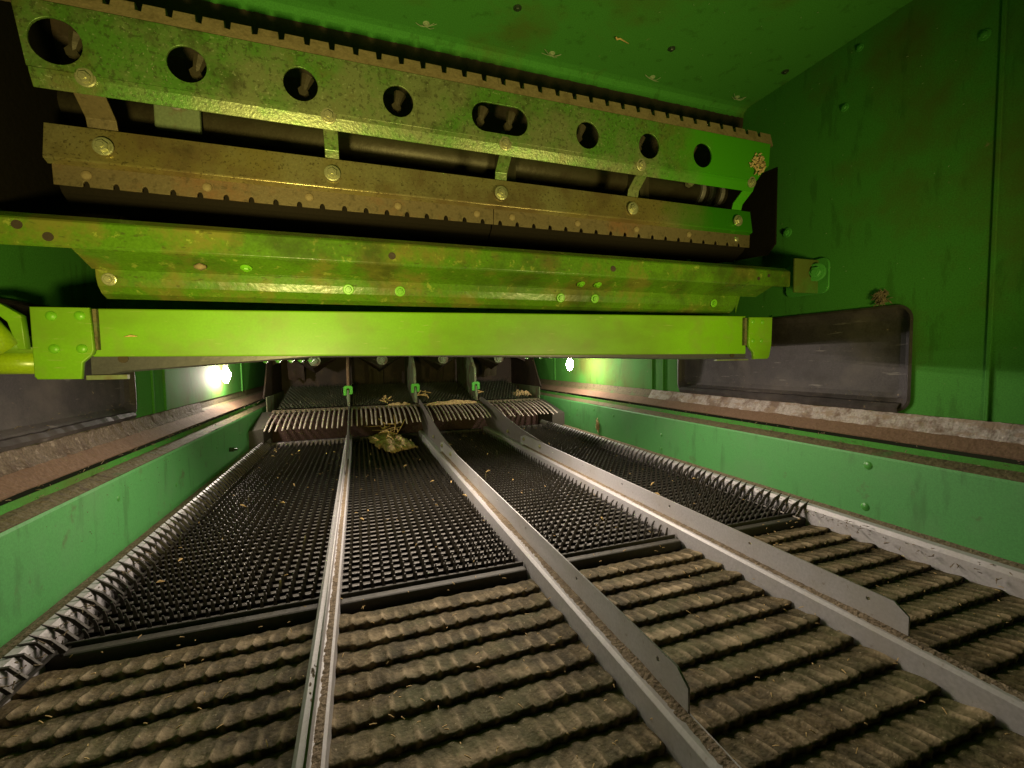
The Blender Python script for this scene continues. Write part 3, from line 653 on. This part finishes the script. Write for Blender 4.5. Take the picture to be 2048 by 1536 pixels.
# dividers hanging above the rear sieve
for i, (xd, mm) in enumerate(((-.065, 'rustdust'), (.345, 'greygreen'), (.75, 'greygreen'))):
    y0 = 2.90
    r = empty('rear_divider', (xd, y0, -.28), ['narrow dusty vertical divider behind the left green clip', 'broad grey-green divider behind the middle green clip', 'slanting grey-green divider behind the right green clip'][i], 'divider', 'dividers above the rear sieves')
    out = [(y0, -.27), (y0, -.06 if i else -.05), (y0+.12, .03), (3.45, .05), (3.45, -.20), (y0+.06, -.275)]
    sheet('divider_plate', mm, out, [], .014 if i else .012, ((xd, 0, 0), (0, 1, 0), (0, 0, 1)), r, .001)
    # green clip : inverted U
    zc = -.172
    o = sheet('clip', 'clip', [(-.026, -.035), (-.026, .014), (-.018, .022), (.018, .022), (.026, .014), (.026, -.024), (.018, -.030), (.010, -.030), (.010, .002), (.004, .008), (-.004, .008), (-.010, .002), (-.010, -.035)], [], .012, ((xd, y0-.012, zc), (1, 0, 0), (0, 0, 1)), r, .001)
    o['label'] = 'bright green U-shaped clip'
    b = MB(); b.tube([(xd, y0-.012, zc-.005), (xd, y0-.02, zc-.05), (xd+.002, y0-.03, -.275)], [.006, .010, .008], 8); b.build('post', 'greygreen', r)
# W-shaped hopper bottoms at the back with flanged bolts
hop = empty('hopper_bottom', (XC, 3.45, -.1), 'dark zigzag hopper bottom with large flanged bolt heads at the back', 'hopper')
y = 3.10
out = [(LL+.01, .12), (LL+.01, -.02)]
for a in range(4):
    xa, xb = PX[a], PX[a+1]; out += [(xa+.06, .04), ((xa+xb)/2, -.068), (xb-.06, .04)]
out += [(LR-.01, -.02), (LR-.01, .12)]
sheet('zigzag_plate', 'dark', out, [], .01, ((0, 3.18, 0), (1, 0, 0), (0, 0, 1)), hop, .001)
for a in range(4):
    xm = (PX[a]+PX[a+1])/2
    b = MB(); b.add([(xm-.16, 3.18, .04), (xm, 3.0, -.035), (xm+.16, 3.18, .04), (xm, 3.19, -.075), (xm, 3.45, -.03)], [(0,1,2),(0,3,1),(1,3,2),(0,2,4),(0,4,3),(3,4,2)]); b.build('hopper_nose', 'shaft' if a in (1, 2) else 'dark', hop, bevel=.002)
    fastener('hex', .020, (xm+.01, 3.03, .010), (0, -1, -.2), 'greygreen', hop, 'flanged_bolt')
b = MB(); b.box(LL, LR, 3.50, 3.52, -.30, .2); b.build('rear_curtain', 'dark', hop)
for left in (True, False):
    s = -1 if left else 1; X_ = LL if left else LR
    sheet('side_curtain', 'dark', [(2.92, -.13), (3.05, .06), (3.5, .08), (3.5, -.26), (3.02, -.235), (2.86, -.20)], [], .006, ((X_-s*.015, 0, 0), (0, 1, 0), (0, 0, 1)), hop, .001)
    sheet('side_plate', 'greygreen', [(2.86, -.46), (2.86, -.20), (3.5, -.20), (3.5, -.46)], [], .004, ((X_-s*.03, 0, 0), (0, 1, 0), (0, 0, 1)), hop, .0005)

# ================================================================== STRAW, CHAFF, DIRT
def straw_obj(name, pts, r, label, m='straw', cat='straw'):
    b = MB(); b.tube(pts, r, 6); c = Vector(pts[0]); return tag(b.build(name, m, None, origin=c, smooth=True), label, cat)
# clump on the comb lip hanging onto the sieve
clump = empty('straw_clump', (.13, 2.4, -.43), 'tan clump of matted straw lying on the sieve below the combs', 'straw clump')
b = MB(); n = 26; vs = []; fs = []
for i in range(n+1):
    for j in range(n+1):
        u = i/n-.5; v = j/n-.5
        # matted leaf body, long axis diagonal
        X_ = .150+u*.17*(1-.35*abs(v))-v*.10+.012*nz(u*6, v*6, 1); Y_ = 2.38+v*.42+u*.10
        e = max(0, 1-(2*u)**2)*max(0, 1-(2*v)**2)
        vs.append((X_, Y_, -.432+.036*math.sqrt(e)*(.75+.6*nz(u*5, v*5, 4))+.014*nz(u*16, v*16, 7)+.02*max(0, v)))
for i in range(n):
    for j in range(n):
        k = i*(n+1)+j
        if nz(i*.45, j*.45, 3) > -.42: fs.append((k, k+1, k+n+2, k+n+1))
b.add(vs, fs); mo = b.build('matted_chaff', 'chaff', clump, smooth=True); sm = mo.modifiers.new('s', 'SOLIDIFY'); sm.thickness = .004
b = MB()
for k in range(24):
    c = Vector((.12+random.gauss(0, .05), 2.46+random.gauss(0, .10), -.400+random.random()*.035)); d = Vector((random.uniform(-1, 1), random.uniform(-1, 1.3), random.uniform(-.3, .5))).normalized()*random.uniform(.02, .05)
    b.tube([c-d, c+Vector((random.uniform(-.01, .01), 0, random.uniform(-.004, .01))), c+d], random.uniform(.0012, .0032), 5)
b.tube([(.10, 2.62, -.33), (.13, 2.60, -.36), (.19, 2.58, -.362), (.22, 2.56, -.345)], .004, 6); b.tube([(.185, 2.6, -.31), (.19, 2.58, -.36), (.185, 2.55, -.39)], .0035, 6)
b.build('straw_stalks', 'straw', clump, smooth=True)
for (x, y, z), lab in (((.80, 2.98, -.22), 'yellow straw tuft beside the right green clip'), ((.40, 2.95, -.22), 'small yellow straw tuft beside the middle green clip'), ((.18, 2.93, -.24), 'short yellow stalk on the rear sieve right of the left clip')):
    b = MB()
    for k in range(9 if x > .7 else 7):
        c = Vector((x+random.gauss(0, .025), y+random.gauss(0, .03), z+random.uniform(-.02, .01))); d = Vector((random.uniform(-1, 1), random.uniform(-.5, .5), random.uniform(-.5, .9))).normalized()*random.uniform(.012, .035)
        b.tube([c-d, c+d], .0035, 5)
    tag(b.build('straw_tuft', 'straw', None, origin=(x, y, z)), lab, 'straw')
def crumpled(cx, cy, cz, lx, ly, h, label, seed, m='chaff'):
    b = MB(); n = 16; vs = []; fs = []
    for i in range(n+1):
        for j in range(n+1):
            u = i/n*2-1; v = j/n*2-1; q = max(0, 1-u*u)*max(0, 1-v*v)
            vs.append((cx+u*lx*(1+.25*nz(v*3, seed)), cy+v*ly*(1+.3*nz(u*3, seed+1)), cz+h*math.sqrt(q)*(.7+.9*nz(u*3, v*3, seed))+.3*h*nz(u*9, v*9, seed)))
    for i in range(n):
        for j in range(n): k = i*(n+1)+j; fs.append((k, k+1, k+n+2, k+n+1))
    b.add(vs, fs); o = b.build('husk_pile' if m == 'chaff' else 'dirt_clod', m, None, origin=(cx, cy, cz)); s = o.modifiers.new('s', 'SOLIDIFY'); s.thickness = .003
    return tag(o, label, 'debris')
crumpled(.56, 2.80, -.282, .17, .045, .022, 'pale husk pile lying on the comb bar between the plated dividers', 3)
crumpled(.235, 2.83, -.280, .075, .03, .020, 'curled husk on the comb bar left of the middle rail', 9)
crumpled(1.12, 3.02, -.262, .06, .08, .03, 'brown heap of chaff in the rear right corner', 21)
# wall dirt on right cover and hanging nest
for cx, cy, cz, r_, lab, mm in ((WR-.006, .785, .150, .014, 'crumbly nest of dirt stuck on top of the right plastic cover', 'dust'), (LR-.006, 2.10, -.375, .014, 'hanging tuft of dried plant matter on the right lower wall', 'chaff')):
    b = MB()
    for k in range(170):
        c = Vector((cx+random.uniform(-.008, .006), cy+random.gauss(0, r_*.45), cz+random.gauss(0, r_*(.55 if mm == 'dust' else 1.1)))); d = Vector((random.uniform(-.3, .3), random.uniform(-1, 1), random.uniform(-1, 1))).normalized()*random.uniform(.003, .012)
        b.tube([c-d, c+d*.1, c+d], [.0004, .0014, .0004], 4)
    tag(b.build('dirt_nest', mm, None, origin=(cx, cy, cz)), lab, 'debris')
straw_obj('straw_piece', [(.690, 1.070, .868), (.697, 1.078, .870), (.705, 1.075, .871), (.74, 1.085, .872)], [.002, .003, .0022, .001], 'yellow straw stuck to the dark green ceiling')
straw_obj('paint_chip', [(-.405, .9985, .052), (-.395, .9985, .054), (-.385, .9985, .053)], [.0006, .0022, .0006], 'small pale straw flake stuck on the face of the lime beam near its left end')
straw_obj('dirt_spot', [(-.29, 1.0, .186), (-.28, 1.0, .187), (-.27, 1.0, .186)], [.003, .008, .003], 'tan dirt spot stuck under the channel lip at left', 'tan', 'dirt spot')
# scattered crumbs
def crumbs(name, label, n, fx, m, size):
    b = MB()
    for k in range(n):
        c = Vector(fx()); d = Vector((random.uniform(-1, 1), random.uniform(-1, 1), random.uniform(-.3, .3))).normalized()*random.uniform(*size)
        b.tube([c-d, c+Vector((0, 0, size[0]*.3)), c+d], [.0006, size[0]*.45, .0006], 4)
    o = b.build(name, m, None, origin=(XC, 1, -.4)); tag(o, label, 'debris'); o['kind'] = 'stuff'; return o
crumbs('chaff_crumbs', 'loose chaff crumbs scattered on the stepped pans', 420, lambda: (random.uniform(-.45, 1.14), random.uniform(.2, .86), -.446+random.uniform(0, .004)), 'straw', (.0016, .0045))
crumbs('sieve_chaff', 'bits of yellow chaff caught among the sieve fingers', 160, lambda: (random.uniform(-.45, 1.15), random.uniform(.9, 2.6), -.442+random.uniform(0, .01)), 'straw', (.002, .005))
crumbs('ledge_crumbs', 'dirt crumbs lying along both wall ledges', 500, lambda: ((LL-random.uniform(.0, .06)) if random.random() < .5 else (LR+random.uniform(.0, .06)), random.uniform(.3, 2.9), -.25+random.uniform(0, .03)), 'dust', (.002, .006))
crumbs('wall_dirt', 'dark dirt specks stuck to both lower walls', 160, lambda: ((LL+.002) if random.random() < .45 else (LR-.002), random.triangular(.9, 2.6, 1.4), -.268-abs(random.gauss(0, .035))), 'dust', (.0012, .0035))

crumbs('cover_crumbs', 'tan specks clinging along the bottom of the two plastic covers', 150, lambda: ((WL+.004) if random.random() < .4 else (WR-.004), random.uniform(.72, 1.6), -.142+abs(random.gauss(0, .022))), 'dust', (.0010, .0030))
crumbs('roof_specks', 'small pale specks on the dark green roof and right wall', 90, lambda: (random.uniform(.2, 1.3), random.uniform(.5, 1.2), .871) if random.random() < .5 else (WR-.004, random.uniform(.5, 1.3), random.uniform(.1, .85)), 'web', (.0008, .0022))
# torn belting and pipes in the rear chamber
for i, (x, z0, z1, y, lean) in enumerate(((-.40, .05, -.12, 3.30, .05), (.12, .04, -.17, 3.38, -.04), (.56, .05, -.15, 3.36, .06), (.98, .05, -.13, 3.30, -.07))):
    m = MB(); m.strip([(y, z0), (y-.02, (z0+z1)/2), (y+.01, z1)], x-.05, x+.05, .006, 12, 'X', lambda X_, a, b_, q, k=i: (a+.02*nz(X_*14, b_*9, k), b_+(.03*nz(X_*30, k) if b_ < z0-.1 else 0)))
    tag(m.build('torn_flap', 'shaft' if i % 2 else 'dark', None, origin=(x, y, z0)), ['torn dark flap hanging over the leftmost rear sieve', 'torn brown flap hanging behind the left green clip', 'torn dark flap hanging between middle and right green clips', 'torn brown flap hanging over the rightmost rear sieve'][i], 'flap', 'torn flaps in the rear chamber')
crumbs('loose_stalks', 'short straw stalks scattered over the front sieves', 46, lambda: (random.uniform(-.42, 1.1), random.uniform(.95, 2.5), -.428), 'straw', (.006, .013))
